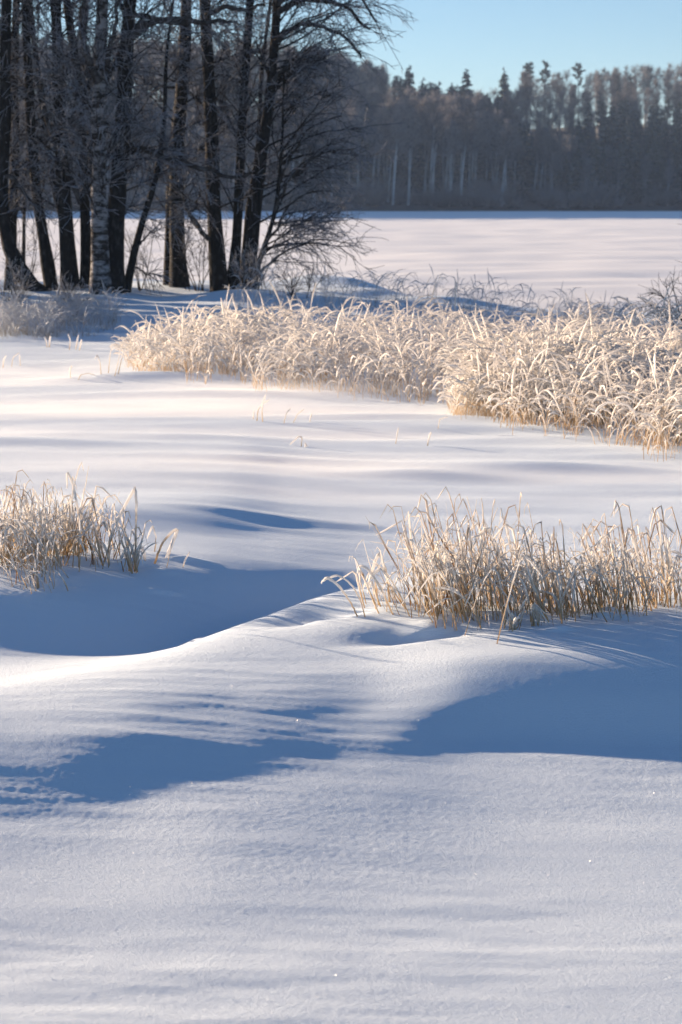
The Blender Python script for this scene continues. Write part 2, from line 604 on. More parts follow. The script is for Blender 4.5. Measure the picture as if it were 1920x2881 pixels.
# ------------------------------------------------------------------ far trees (meshes shared between alike trees)
def far_birch_mesh(seed, H, dense=1.0, low=0.42):
    P = 9
    lean = RNG.normal(size=2) * 0.03 + np.array([0.045, 0])
    z = np.linspace(-0.4, H, P)
    trunk = np.stack([lean[0] * z + 0.15 * np.sin(z * 0.4 + seed) , lean[1] * z, z], -1)[None]
    tv, tf, tt = tubes(trunk, taper(0.16 + H * 0.004, 0.02, P), 5)
    nb = int(46 * dense)
    o, d, i, t = spawn(trunk, nb, low, 1.0, 0.75, 0.25)
    ln = (1 - (t - low) / (1 - low)) ** 0.7 * H * 0.17 + 0.7
    br = grow(o, d, ln, 5, 0.12, -0.06)
    bv = tubes(br, taper(np.full(len(o), 0.035), 0.012, 5), 3, tv=np.full((len(o), 5), 0.5))
    o2, d2, i2, t2 = spawn(br, 15, 0.15, 1.0, 0.7, 0.35)
    tw = grow(o2, d2, RNG.uniform(0.5, 1.25, len(o2)), 4, 0.18, 0.10)
    twt = tubes(tw, taper(np.full(len(o2), 0.027), 0.02, 4), 3, tv=np.full((len(o2), 4), 0.8))
    return (tv, tf, tt), join([bv, twt])


def far_spruce_mesh(H):
    P = 6
    z = np.linspace(-0.4, H, P)
    trunk = np.stack([z * 0.0, z * 0.0, z], -1)[None]
    tv = tubes(trunk, taper(0.17, 0.03, P), 5)
    o, d, i, t = spawn(trunk, 210, 0.08, 0.99, 1.65, 0.12)
    ln = (1 - t) ** 0.85 * H * 0.20 + 0.30
    br = grow(o, d, ln * RNG.uniform(0.75, 1.15, len(o)), 4, 0.05, 0.05)
    w = np.array([0.16, 0.30, 0.24, 0.05])[None] * np.minimum(ln, 1.6)[:, None] * 0.8
    bt = tubes(br, w, 4, 0.45, tv=np.repeat(RNG.uniform(0.1, 0.9, len(o))[:, None], 4, 1))
    o2, d2, i2, t2 = spawn(br, 5, 0.3, 1.0, 0.7, 0.3)
    sp = grow(o2, d2, RNG.uniform(0.25, 0.6, len(o2)) * np.minimum(ln[i2], 1.5), 3, 0.1, 0.15)
    st = tubes(sp, np.array([0.05, 0.09, 0.01])[None].repeat(len(o2), 0), 3, tv=np.repeat(RNG.uniform(0.2, 1, len(o2))[:, None], 3, 1))
    return tv, join([bt, st])


def far_pine_mesh(H):
    P = 7
    z = np.linspace(-0.4, H, P)
    trunk = np.stack([0.2 * np.sin(z * 0.3), z * 0.0, z], -1)[None]
    tv = tubes(trunk, taper(0.20, 0.05, P), 5)
    o, d, i, t = spawn(trunk, 26, 0.62, 1.0, 1.25, 0.25)
    br = grow(o, d, RNG.uniform(1.0, 2.3, len(o)) * (1.15 - 0.6 * (t - 0.62) / 0.38), 4, 0.12, -0.06)
    bt = tubes(br, taper(np.full(len(o), 0.06), 0.03, 4), 3, tv=np.full((len(o), 4), 0.0))
    o2, d2, i2, t2 = spawn(br, 34, 0.35, 1.0, 0.9, 0.5)
    sp = grow(o2 + RNG.normal(size=o2.shape) * 0.12, d2 + np.array([0, 0, 0.5]), RNG.uniform(0.2, 0.5, len(o2)), 3, 0.1, -0.1)
    st = tubes(sp, np.array([0.05, 0.08, 0.01])[None].repeat(len(o2), 0), 3, tv=np.repeat(RNG.uniform(0.2, 1, len(o2))[:, None], 3, 1))
    return tv, join([bt, st])


def far_bush_mesh(H):
    n = 26
    o = np.stack([RNG.normal(size=n) * 0.35, RNG.normal(size=n) * 0.3, np.full(n, -0.2)], -1)
    d = np.stack([RNG.normal(size=n) * 0.4, RNG.normal(size=n) * 0.4, np.ones(n)], -1)
    st = grow(o, d, RNG.uniform(0.6, 1.0, n) * H, 5, 0.08, 0.02)
    s0 = tubes(st, taper(np.full(n, 0.035), 0.015, 5), 3)
    o2, d2, i2, t2 = spawn(st, 14, 0.2, 1.0, 0.7, 0.3)
    tw = grow(o2, d2, RNG.uniform(0.3, 0.9, len(o2)), 4, 0.15, 0.08)
    return s0, tubes(tw, taper(np.full(len(o2), 0.022), 0.014, 4), 3, tv=np.full((len(o2), 4), 0.9))


def proto(name, maker, tmat, cmat, trunk_name='trunk', crown_name='crown'):
    (tv, tf, tt), (cv, cf, ct) = maker
    res = []
    for nm, v, f, t, mt in ((trunk_name, tv, tf, tt, tmat), (crown_name, cv, cf, ct, cmat)):
        o = mesh_obj(nm, v, f, mt, attrs={'t': t})
        me = o.data
        bpy.data.objects.remove(o)
        res.append((nm, me))
    return name, res


def plant(pr, x, y, z, scale, turn, label, category, group=None, sz=None):
    name, parts = pr
    e = empty(name, (x, y, z))
    e.scale = (scale, scale, sz or scale)
    e.rotation_euler = (0, 0, turn)
    for nm, me in parts:
        c = bpy.data.objects.new(nm, me)
        COL.objects.link(c)
        c.parent = e
        if nm == 'crown':
            c['kind'] = 'stuff'
    return tag(e, label, category, group)


BIRCH = [proto('frosted_birch', far_birch_mesh(k, 15.0, 1.0, lo), M['far_trunk'], M['far_twig']) for k, lo in enumerate((0.30, 0.42, 0.50, 0.56, 0.36, 0.46))]
SPRUCE = [proto('spruce', far_spruce_mesh(15.0), M['dark_bark'], M['far_needle']) for k in range(3)]
PINE = [proto('pine', far_pine_mesh(15.0), M['dark_bark'], M['far_needle']) for k in range(3)]
BUSH = [proto('frosted_bush', far_bush_mesh(3.2), M['far_twig'], M['far_twig'], 'stem') for k in range(3)]


def xcol(u, y):
    return (u - CU) / F_PX * (y * math.cos(PITCH) + CAM_H * math.sin(PITCH))


def top_scale(u, v, y, H=15.0):
    """scale that puts the tip of an H-metre tree at photo pixel row v"""
    x = xcol(u, y)
    top = at(u, v, y)[2]
    return x, float(hill(x, y)), (top - float(hill(x, y))) / H


SKY_U = [-200, 0, 300, 600, 900, 1040, 1150, 1300, 1420, 1600, 1750, 1920, 2100]
SKY_V = [90, 95, 105, 110, 130, 180, 186, 196, 204, 200, 188, 178, 178]
FRONT_V = [300, 300, 300, 300, 300, 300, 300, 290, 330, 400, 440, 420, 420]
rr = random.Random(5)
used = []


def clear_of(x, y, d):
    for (a, b) in used:
        if (a - x) ** 2 + ((b - y) * 0.6) ** 2 < d * d:
            return False
    used.append((x, y))
    return True


# the conifers that stand out on the skyline, each by itself
for (u, v, y, kind, lab) in (
        (1482, 178, 330, 'p', 'dark pine with a rounded crown, left of the pair on the right skyline'),
        (1528, 178, 331, 'p', 'dark pine with a broad crown, right of the pair on the right skyline'),
        (1414, 186, 330, 's', 'small lone dark conifer poking above the pale woods left of the pine pair'),
        (1621, 180, 330, 'p', 'small dark pine tip on the skyline right of the pine pair'),
        (1309, 190, 312, 's', 'slim dark spruce topping the right end of the dark conifer band'),
        (1150, 180, 306, 's', 'tallest dark spruce at the left of the conifer band on the hill'),
        (1730, 206, 326, 's', 'lone dark spruce rising among pale birches near the right skyline'),
        (1765, 203, 328, 's', 'dark spruce close to the right edge of the skyline woods')):
    x, z, sc = top_scale(u, v, y)
    pr = rr.choice(PINE if kind == 'p' else SPRUCE)
    used.append((x, y))
    plant(pr, x, y, z - 0.1, sc, rr.uniform(0, 6.28), lab, 'conifer')

nfar = 0
# dark band of conifers high on the hill
for k in range(60):
    u = rr.uniform(1105, 1440)
    y = rr.uniform(290, 312)
    v = np.interp(u, [1105, 1200, 1300, 1440], [200, 212, 232, 272]) + rr.uniform(0, 26)
    x, z, sc = top_scale(u, v, y)
    if clear_of(x, y, 0.85):
        plant(rr.choice(SPRUCE), x, y, z - 0.1, sc, rr.uniform(0, 6.28), 'dark green spruce in the conifer band high on the far hill', 'spruce', 'spruces in the conifer band', )
# dark conifers low on the right shore
for k in range(26):
    u = rr.uniform(1560, 1990)
    y = rr.uniform(250, 262)
    v = np.interp(u, [1560, 1700, 1800, 1990], [400, 390, 372, 370]) + rr.uniform(-6, 55)
    x, z, sc = top_scale(u, v, y)
    if clear_of(x, y, 1.5):
        plant(rr.choice(SPRUCE), x, y, z - 0.1, sc, rr.uniform(0, 6.28), 'dark shaded spruce low on the right of the far shore', 'spruce', 'spruces on the right far shore')
# olive conifers half way up on the right
for k in range(20):
    u = rr.uniform(1640, 1990)
    y = rr.uniform(284, 296)
    v = rr.uniform(275, 320)
    x, z, sc = top_scale(u, v, y)
    if clear_of(x, y, 1.5):
        plant(rr.choice(SPRUCE + PINE), x, y, z - 0.1, sc, rr.uniform(0, 6.28), 'sunlit conifer half way up the right of the far hill', 'conifer', 'conifers half way up the far hill')
# birches of the front stand with pale bare trunks
for k in range(150):
    u = rr.uniform(-60, 1600) if k < 125 else rr.uniform(1600, 1990)
    y = rr.uniform(SHORE_Y + 5, SHORE_Y + 19)
    v = np.interp(u, SKY_U, FRONT_V) + rr.uniform(-12, 60)
    x, z, sc = top_scale(u, v, y)
    if clear_of(x, y, 1.05):
        plant(rr.choice(BIRCH[1:4]), x, y, z - 0.1, sc, rr.uniform(-0.5, 0.5), 'bare frosted birch with a pale trunk at the front of the far shore wood', 'birch', 'birches along the far shore')
# birches above and behind
for k in range(230):
    u = rr.uniform(-60, 1990)
    f = rr.random() ** 0.55
    y = SHORE_Y + 24 + 52 * f
    v0, v1 = np.interp(u, SKY_U, FRONT_V), np.interp(u, SKY_U, SKY_V)
    v = v0 * (1 - f) + v1 * f + rr.uniform(-6, 26)
    if 1080 < u < 1450 and v < 262:
        v = 262 + rr.uniform(0, 25)
        y = SHORE_Y + 24 + 20 * rr.random()
    x, z, sc = top_scale(u, v, y)
    if clear_of(x, y, 1.3):
        plant(rr.choice(BIRCH), x, y, z - 0.1, sc, rr.uniform(0, 6.28), 'frosted birch crown in the woods up the far hill', 'birch', 'birches up the far hill')
# shrubs at the water's edge
for k in range(36):
    u = rr.uniform(-60, 1990)
    y = SHORE_Y + rr.uniform(1.5, 4.5)
    x = xcol(u, y)
    plant(rr.choice(BUSH), x, y, float(hill(x, y)) - 0.05, rr.uniform(0.5, 0.95), rr.uniform(0, 6.28), 'low frosted bush at the edge of the far shore', 'bush', 'bushes along the far shore')
for (u, sc, lab) in ((1690, 1.45, 'pale frosted bush standing out in the shade on the right far shore'), (1655, 0.9, 'small pale rounded bush beside the tallest bush on the far shore')):
    x = xcol(u, SHORE_Y + 2)
    plant(BUSH[0], x, SHORE_Y + 2, float(hill(x, SHORE_Y + 2)), sc, 0.4, lab, 'bush')


# the rest of the wood, further back and to the left of the frame: masses nobody could count
def wood_mass(name, label, sources, spots, category='woods'):
    """one object whose points carry copies of the trees' trunks and crowns"""
    P = np.array([sp[:3] for sp in spots], np.float32)
    me = bpy.data.meshes.new(name)
    me.vertices.add(len(P))
    me.vertices.foreach_set('co', P.ravel())
    for an, col_ in (('size', 3), ('turn', 4)):
        at_ = me.attributes.new(an, 'FLOAT', 'POINT')
        at_.data.foreach_set('value', np.array([sp[col_] for sp in spots], np.float32))
    at_ = me.attributes.new('variant', 'INT', 'POINT')
    at_.data.foreach_set('value', np.array([rr.randrange(len(sources)) for sp in spots], np.int32))
    o = bpy.data.objects.new(name, me)
    COL.objects.link(o)
    ng = bpy.data.node_groups.new(name, 'GeometryNodeTree')
    ng.interface.new_socket('Geometry', in_out='INPUT', socket_type='NodeSocketGeometry')
    ng.interface.new_socket('Geometry', in_out='OUTPUT', socket_type='NodeSocketGeometry')
    N, L = ng.nodes.new, ng.links.new
    gi, go, jn = N('NodeGroupInput'), N('NodeGroupOutput'), N('GeometryNodeJoinGeometry')
    m2p = N('GeometryNodeMeshToPoints')
    L(gi.outputs[0], m2p.inputs['Mesh'])

    def attr(an, dt):
        n = N('GeometryNodeInputNamedAttribute')
        n.data_type = dt
        n.inputs['Name'].default_value = an
        return n.outputs['Attribute']

    rot = N('ShaderNodeCombineXYZ')
    L(attr('turn', 'FLOAT'), rot.inputs['Z'])
    for k, objs in enumerate(sources):
        eq = N('FunctionNodeCompare')
        eq.data_type = 'INT'
        eq.operation = 'EQUAL'
        L(attr('variant', 'INT'), eq.inputs['A'])
        eq.inputs['B'].default_value = k
        for ob in objs:
            oi = N('GeometryNodeObjectInfo')
            oi.inputs['Object'].default_value = ob
            ip = N('GeometryNodeInstanceOnPoints')
            L(m2p.outputs['Points'], ip.inputs['Points'])
            L(eq.outputs['Result'], ip.inputs['Selection'])
            L(oi.outputs['Geometry'], ip.inputs['Instance'])
            L(rot.outputs[0], ip.inputs['Rotation'])
            L(attr('size', 'FLOAT'), ip.inputs['Scale'])
            L(ip.outputs['Instances'], jn.inputs['Geometry'])
    L(jn.outputs['Geometry'], go.inputs[0])
    md = o.modifiers.new('trees', 'NODES')
    md.node_group = ng
    return tag(o, label, category, kind='stuff')


def examples(protos):
    """for each prototype the parts of one tree that stands in the scene"""
    out = []
    for nm, parts in protos:
        me = parts[1][1]
        crown = next((ob for ob in COL.objects if ob.data is me), None)
        if crown:
            out.append(list(crown.parent.children))
    return out


spots = []
for k in range(470):
    u = rr.uniform(-150, 2080)
    q = rr.random() ** 0.8
    y = SHORE_Y + 20 + 78 * q
    x = xcol(u, y)
    z = float(hill(x, y))
    qq = min(q * 1.2, 1)
    v = np.interp(u, SKY_U, SKY_V) * qq + np.interp(u, SKY_U, FRONT_V) * (1 - qq) + abs(rr.gauss(0, 16)) + 2
    if 1080 < u < 1450 and v < 258:
        continue
    sc = (at(u, v, y)[2] - z) / 15.0
    spots.append((x, y, z - 0.1, max(0.4, min(sc, 1.6)), rr.uniform(0, 6.28)))
for k in range(220):                                  # along the shore to the left, beyond the frame
    x = rr.uniform(-185, -46)
    y = rr.uniform(SHORE_Y + 4, SHORE_Y + 60)
    spots.append((x, y, float(hill(x, y)) - 0.1, rr.uniform(1.0, 1.35), rr.uniform(0, 6.28)))
dark = []
for k in range(170):  # unseen spruces left of the frame, added tall to shade the lake
    x = rr.uniform(-190, -50)
    y = rr.uniform(SHORE_Y + 4, SHORE_Y + 30)
    dark.append((x, y, float(hill(x, y)) - 0.1, rr.uniform(1.7, 2.0), rr.uniform(0, 6.28)))
for k in range(140):                                  # and between the birches, added to block sun and darken the gaps
    u = rr.uniform(-220, 2060)
    y = SHORE_Y + 21 + 22 * rr.random()
    x = xcol(u, y)
    dark.append((x, y, float(hill(x, y)) - 0.1, rr.uniform(0.40, 0.74), rr.uniform(0, 6.28)))
low = []
for k in range(260):                                  # saplings under the tall trees
    u = rr.uniform(-120, 2060)
    y = SHORE_Y + 5 + 26 * rr.random()
    x = xcol(u, y)
    low.append((x, y, float(hill(x, y)) - 0.1, rr.uniform(0.5, 1.2), rr.uniform(0, 6.28)))
wood_mass('birch_undergrowth', 'grey tangle of saplings under the trees of the far shore', examples(BUSH), low)
wood_mass('shading_spruces', 'dark spruces added to shade the far shore birches and the lake', examples(SPRUCE), dark)
wood_mass('birch_wood', 'pale frosted woods covering the top of the far hill', examples(BIRCH), spots)
# ------------------------------------------------------------------ birches on the near bank
def resample(P, n):
    P = np.asarray(P, float)
    d = np.concatenate([[0], np.cumsum(np.linalg.norm(np.diff(P, axis=0), axis=1))])
    tt = np.linspace(0, d[-1], n)
    return np.stack([cubic(d, P[:, k], tt) for k in range(3)], -1)


CK = 0.7015     # the trunk lines below were read off an enlarged crop


def birch(label, y, line, width, mat, height=9.0, branches=26, bias=(0, 0, 0), lo=0.9, hi=5.4, blen=1.25, sub=13, droop=0.06, limbs=(), off=None):
    """line: crop pixels from the foot up; width: trunk width there in photo pixels"""
    pts = [at(a * CK, b * CK, y) for a, b in line] if off is None else [np.array(p, float) for p in line]
    foot = pts[0].copy()
    gz = zground(foot[0], y)
    foot[2] = gz - 0.15
    pts[0] = foot
    top = pts[-1]
    d = norm(pts[-1] - pts[-2])
    d = norm(d + np.array([0, 0, 0.6]))
    k = 0
    while pts[-1][2] < height:
        pts.append(pts[-1] + d * 1.1 + RNG.normal(size=3) * 0.06)
    n = 34
    path = resample(pts, n)
    r0 = width * 0.44 * y / F_PX
    s_ = np.linspace(0, 1, n)
    rad = r0 * (1 - 0.78 * s_) * (1 + 0.75 * np.exp(-s_ * 26)) * (1 + 0.05 * RNG.normal(size=n))
    e = empty('birch_tree', (foot[0], foot[1], gz))
    origin = np.array([foot[0], foot[1], gz])
    v, f, t = tubes(path[None], rad[None], 12)
    v = v + 0.18 * r0 * noise2(v[:, 0] * 9 + v[:, 1] * 7, v[:, 2] * 3.0, 51)[:, None] * norm(RNG.normal(size=(1, 3)))
    mesh_obj('trunk', v - origin, f, mat, e, attrs={'t': t})
    # limbs the photograph shows one by one
    allb = []
    for (ln, w) in limbs:
        lp = resample([at(a * CK, b * CK, y - 0.12) for a, b in ln], 14)
        lp = lp + RNG.normal(size=lp.shape) * 0.012
        lv, lf, lt = tubes(lp[None], taper([w * 0.5 * y / F_PX], w * 0.18 * y / F_PX, 14), 7)
        mesh_obj('branch', lv - origin, lf, M['limb'], e, attrs={'t': lt})
        allb.append(lp)
    # free branches between heights lo and hi
    zrel = path[:, 2] - gz
    t0 = np.interp(lo, zrel, s_)
    t1 = np.interp(hi, zrel, s_)
    o, dd, i, t = spawn(path[None], int(branches * 1.05), t0, t1, 0.95, 0.25, bias)
    ln = RNG.uniform(0.5, 1.0, len(o)) * blen
    br = grow(o, dd, ln, 8, 0.10, -0.02, 0.04)
    brr = taper(np.full(len(o), 0.013) * np.minimum(ln, 1.3), 0.004, 8)
    for c in range(len(o)):
        b_ = tubes(br[c:c + 1], brr[c:c + 1], 4, tv=np.linspace(0.0, 0.7, 8)[None])
        mesh_obj('branch', b_[0] - origin, b_[1], M['twig'], e, attrs={'t': b_[2]})
    parts = []
    src = [br]
    if allb:
        src.append(resample_all(allb, 8))
    b = np.concatenate(src)
    o2, d2, i2, t2 = spawn(b, int(sub * 0.85), 0.12, 1.0, 0.75, 0.3, np.array(bias) * 0.6)
    tw = grow(o2, d2, RNG.uniform(0.18, 0.62, len(o2)) * min(blen, 1.3), 6, 0.10, droop, 0.03)
    parts.append(tubes(tw, taper(np.full(len(o2), 0.0052), 0.0036, 6), 3, tv=np.repeat(np.linspace(0.3, 1, 6)[None], len(o2), 0)))
    o3, d3, i3, t3 = spawn(tw, 4, 0.1, 1.0, 0.7, 0.3)
    t_ = grow(o3, d3, RNG.uniform(0.08, 0.32, len(o3)), 3, 0.12, droop * 1.3, 0.03)
    parts.append(tubes(t_, taper(np.full(len(o3), 0.0040), 0.0032, 3), 3, tv=np.repeat(np.linspace(0.6, 1.1, 3)[None], len(o3), 0)))
    v, f, t = join(parts)
    c = mesh_obj('crown', v - origin, f, M['twig'], e, attrs={'t': t})
    c['kind'] = 'stuff'
    return tag(e, label, 'birch', 'birches on the near bank')


def resample_all(lst, n):
    return np.stack([resample(p, n) for p in lst])


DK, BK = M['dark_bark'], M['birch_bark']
R_ = (1.2, 0, 0)
birch('leaning dark birch at the left edge, its foot curving left out of the snow', 27.0,
      [(190, 1210), (110, 1130), (45, 1010), (15, 880), (20, 500), (28, 0)], 46, DK, limbs=(([(30, 700), (90, 760), (150, 850)], 14),))
birch('second birch from the left, slender dark trunk bending left as it rises', 27.4,
      [(215, 1190), (175, 950), (145, 760), (128, 560), (112, 250), (102, 0)], 38, DK)
birch('dark straight birch third from the left with a faintly sunlit left rim', 27.2,
      [(285, 1190), (268, 930), (250, 700), (242, 480), (232, 200), (224, 0)], 50, DK,
      limbs=(([(322, 810), (250, 640), (195, 500), (160, 300), (140, 120)], 18),))
birch('slim dark birch just left of the patchy white-barked trunk', 27.6,
      [(348, 1180), (345, 950), (335, 700), (322, 420), (292, 170), (270, 20)], 36, DK)
birch('thick birch with pale patchy bark and black marks in the tight group', 26.6,
      [(405, 1200), (402, 950), (396, 700), (396, 450), (405, 220), (412, 0)], 56, BK, branches=36,
      limbs=(([(400, 330), (350, 230), (330, 90), (335, 0)], 24), ([(420, 300), (460, 120), (470, 0)], 20)))
birch('broad dark birch right beside the patchy white one, with long low snowy limb', 26.9,
      [(458, 1200), (462, 950), (478, 700), (496, 440), (508, 200), (522, 0)], 60, DK, branches=34,
      limbs=(([(485, 610), (530, 592), (600, 610), (650, 625), (740, 650), (830, 682), (950, 710), (1015, 698)], 22),
             ([(490, 560), (560, 600), (640, 605), (700, 590)], 15),
             ([(500, 190), (545, 120), (600, 88), (700, 76), (810, 92), (900, 80)], 26),
             ([(520, 60), (600, 70), (700, 92), (830, 88), (960, 100)], 16),
             ([(515, 175), (470, 235), (430, 330), (410, 420)], 20)))
birch('thin young birch leaning right between the two trunk groups', 27.2,
      [(500, 1160), (540, 1010), (575, 880), (610, 770), (640, 640), (655, 520)], 26, DK, height=4.2, branches=14, lo=0.5, hi=4.0, blen=0.8,
      limbs=(([(560, 990), (600, 940), (650, 910)], 6), ([(550, 1070), (590, 1100), (615, 1095)], 6)))
birch('thinner left one of the two touching birch trunks standing apart in mid bank', 28.6,
      [(680, 1150), (682, 950), (686, 760), (697, 560), (715, 400), (730, 250)], 34, DK, height=8, branches=16)
birch('thicker right one of the two touching birch trunks standing apart in mid bank', 28.4,
      [(722, 1150), (712, 950), (708, 780), (712, 600), (735, 300), (748, 0)], 52, DK, branches=30, bias=(0.3, 0, 0),
      limbs=(([(700, 352), (640, 345), (575, 338)], 9), ([(728, 760), (770, 880), (835, 960)], 13)))
birch('straight dark birch at the left of the right-hand group', 27.8,
      [(885, 1180), (868, 980), (856, 780), (850, 560), (838, 300), (822, 0)], 52, DK, branches=30,
      limbs=(([(840, 960), (790, 900), (760, 845), (735, 770), (715, 690)], 15), ([(830, 60), (900, 30), (980, 40), (1060, 20)], 18),
             ([(770, 850), (800, 790), (830, 740)], 8)))
birch('slender birch in the middle of the right-hand group, sunlit along its left side', 28.0,
      [(925, 1180), (948, 980), (960, 760), (970, 520), (988, 250), (1004, 0)], 33, DK, branches=26, bias=(0.4, 0, 0),
      limbs=(([(965, 330), (920, 305), (860, 310)], 7),))
birch('birch bowing right at the right end of the group, drooping twigs at its top', 27.4,
      [(985, 1180), (1012, 980), (1035, 770), (1062, 560), (1088, 330), (1104, 150), (1112, 0)], 40, DK, branches=44, bias=R_, blen=1.7, sub=16, droop=0.11, hi=5.6,
      limbs=(([(1085, 350), (1130, 290), (1170, 250), (1240, 230), (1330, 250)], 17),
             ([(1100, 170), (1160, 120), (1260, 100), (1370, 140), (1450, 230)], 16),
             ([(1108, 60), (1180, 10), (1290, 0), (1400, 40), (1480, 120)], 20),
             ([(1110, 20), (1200, -40), (1330, -60), (1440, -10), (1510, 90)], 16)))
birch('low dark stem sweeping out right from the foot of the right-hand group', 27.2,
      [(1002, 1165), (1040, 1050), (1075, 950), (1105, 840), (1120, 720), (1130, 600)], 20, DK, height=3.0, branches=24, bias=(1.3, 0, 0.0), lo=0.4, hi=2.9, blen=1.35, sub=17, droop=0.05,
      limbs=(([(1010, 1140), (1060, 1080), (1140, 1010), (1230, 970), (1330, 960)], 9),
             ([(1060, 980), (1110, 920), (1140, 850), (1200, 790), (1300, 760)], 9),
             ([(1100, 850), (1160, 720), (1240, 640), (1350, 600), (1430, 600)], 9),
             ([(1120, 740), (1180, 600), (1270, 500), (1380, 460)], 9)))
birch('thin bare stem standing between the two leftmost trunks', 29.0,
      [(92, 1110), (96, 980), (98, 860), (108, 640)], 14, DK, height=4.0, branches=10, blen=0.7)
birch('slim stem leaning left behind the second and third trunks', 28.2,
      [(300, 1150), (262, 930), (215, 740), (188, 560), (160, 350), (132, 130), (120, 0)], 22, DK, branches=18)
birch('slim dark stem at the very left edge behind the leaning trunk', 28.0,
      [(40, 1130), (50, 900), (62, 600), (58, 300), (66, 0)], 34, DK, branches=20)
birch('thin dark stem just right of the broad dark trunk', 28.3,
      [(372, 1160), (380, 900), (372, 650), (350, 400), (338, 200), (345, 0)], 24, DK, branches=14)
birch('thin second stem close behind the slender sunlit one of the right-hand group', 28.3,
      [(965, 1165), (985, 960), (1000, 820), (1030, 640), (1042, 480), (1050, 300)], 20, DK, height=6, branches=16)
# more of the same group beyond the left edge; their shade falls into the picture
for k, (x, y) in enumerate(((-5.6, 27.6), (-6.2, 29.6), (-6.5, 28.2), (-7.2, 27.2), (-7.3, 30.4), (-8.0, 28.6), (-8.6, 31.2), (-8.9, 29.6), (-9.6, 28.6), (-10.2, 30.6), (-10.6, 29.2))):
    birch('birch of the near bank group standing just beyond the left picture edge', y,
          [(x, y, 0.0), (x - 0.1, y, 1.6), (x + 0.1, y + 0.1, 3.2)], 52, DK, off=True, branches=26, lo=0.3, sub=5, blen=1.5)


# ------------------------------------------------------------------ grasses
def blades(base, height, az, th0, th1, power, width, P=9, kink=None, flat=0.4, prof='leaf', tw=0.0):
    """arching blades: lean th0 at the foot, th1 at the tip (radians from upright), towards azimuth az"""
    n = len(base)
    sgrid = np.linspace(0, 1, P)
    th = th0[:, None] + (th1 - th0)[:, None] * sgrid[None] ** power[:, None]
    if kink is not None:
        kp, ka = kink
        th = th + ka[:, None] * smooth(kp[:, None] - 0.04, kp[:, None] + 0.04, sgrid[None])
    a = az[:, None] + tw * np.cumsum(RNG.normal(size=(n, P)), 1)
    d = np.stack([np.sin(th) * np.cos(a), np.sin(th) * np.sin(a), np.cos(th)], -1)
    step = (height / (P - 1))[:, None, None]
    pts = np.concatenate([np.zeros((n, 1, 3)), np.cumsum(d[:, :-1] * step, 1)], 1) + base[:, None]
    if prof == 'leaf':
        w = 0.55 + 0.55 * np.sin(sgrid * math.pi * 0.9)
        w[-1] = 0.12
    elif prof == 'plume':
        w = 0.30 + 1.2 * smooth(0.45, 0.78, sgrid)
        w[-1] = 0.35
    else:
        w = 1.0 - 0.55 * sgrid
    rad = width[:, None] * 0.5 * w[None] * (1 + 0.15 * RNG.normal(size=(n, P)))
    return tubes(pts, np.maximum(rad, 0.0004), 3 if flat > 0.6 else 4, flat)


def U(a, b, n):
    return RNG.uniform(a, b, n)


def on_snow(x, y, sink=0.02):
    return np.stack([x, y, terrain(x, y, False) - sink], -1)


def sway(n, right=0.66):
    """blow direction: mostly to the right, some to the left"""
    return np.where(RNG.random(n) < right, RNG.normal(size=n) * 0.6, math.pi + RNG.normal(size=n) * 0.6)


# the reed bed: the outline of its foot, read along the photograph, front and back
def reed_bed(name, label, n, front, back, hmin, hmax, mat, plume=True, thin=1.0, wmul=1.0):
    uu = U(front[0][0], front[-1][0], n * 4)
    fy = np.interp(uu, [p[0] for p in front], [p[1] for p in front])
    by = np.interp(uu, [p[0] for p in back], [p[1] for p in back])
    q = RNG.random(n * 4)
    fy = fy + 0.9 * noise2(uu * 0.010, uu * 0.0 + n, 81) + 0.4 * noise2(uu * 0.035, uu * 0.0 + n, 82)
    yy = fy + (by - fy) * q + RNG.normal(size=n * 4) * 0.16 - 0.5 * (RNG.random(n * 4) < 0.03) * RNG.random(n * 4)
    xx = (uu - CU) / F_PX * (yy * math.cos(PITCH) + CAM_H * math.sin(PITCH))
    dens = 0.22 + 1.05 * smooth(-0.25, 0.3, noise2(xx * 1.6, yy * 1.1, 77)) + 0.7 * (q < 0.12)
    keep = RNG.random(n * 4) * 1.4 < dens * thin
    xx, yy, q, uu = xx[keep][:n], yy[keep][:n], q[keep][:n], uu[keep][:n]
    m = len(xx)
    b = on_snow(xx, yy)
    edge = np.minimum(smooth(front[0][0], front[0][0] + 130, uu), 1) * 0.35 + 0.65
    h = U(hmin, hmax, m) * edge * (0.85 + 0.4 * noise2(xx * 0.9, yy * 0.9, 78)) * np.where(q < 0.12, 0.35 + 0.65 * RNG.random(m), 1.0)
    tuft = noise2(xx * 2.2, yy * 1.6, 79) * 3.0
    az = np.where(RNG.random(m) < 0.55 + 0.2 * np.sign(tuft), RNG.normal(size=m) * 0.9, math.pi + RNG.normal(size=m) * 0.9)
    parts = [blades(b, h * 1.5, az, U(0.0, 0.22, m), np.where(RNG.random(m) < 0.1, U(0.2, 0.9, m), U(2.0, 3.3, m)), U(1.5, 3.4, m), U(0.0065, 0.014, m) * wmul, 10 if wmul == 1.0 else 7, prof='plume', flat=0.75, tw=0.06)]
    # leaves
    k = int(m * 1.0)
    i = RNG.integers(0, m, k)
    b2 = b[i] + RNG.normal(size=(k, 3)) * np.array([0.03, 0.03, 0])
    parts.append(blades(b2, h[i] * U(0.6, 1.15, k), sway(k, 0.6), U(0.0, 0.35, k), U(0.9, 2.6, k), U(1.4, 3.5, k), U(0.0035, 0.008, k) * wmul, 8 if wmul == 1.0 else 6, prof='leaf', flat=0.35, tw=0.08))
    v, f, t = join(parts)
    return tag(mesh_obj(name, v, f, mat, attrs={'t': t}), label, 'reeds', kind='stuff')


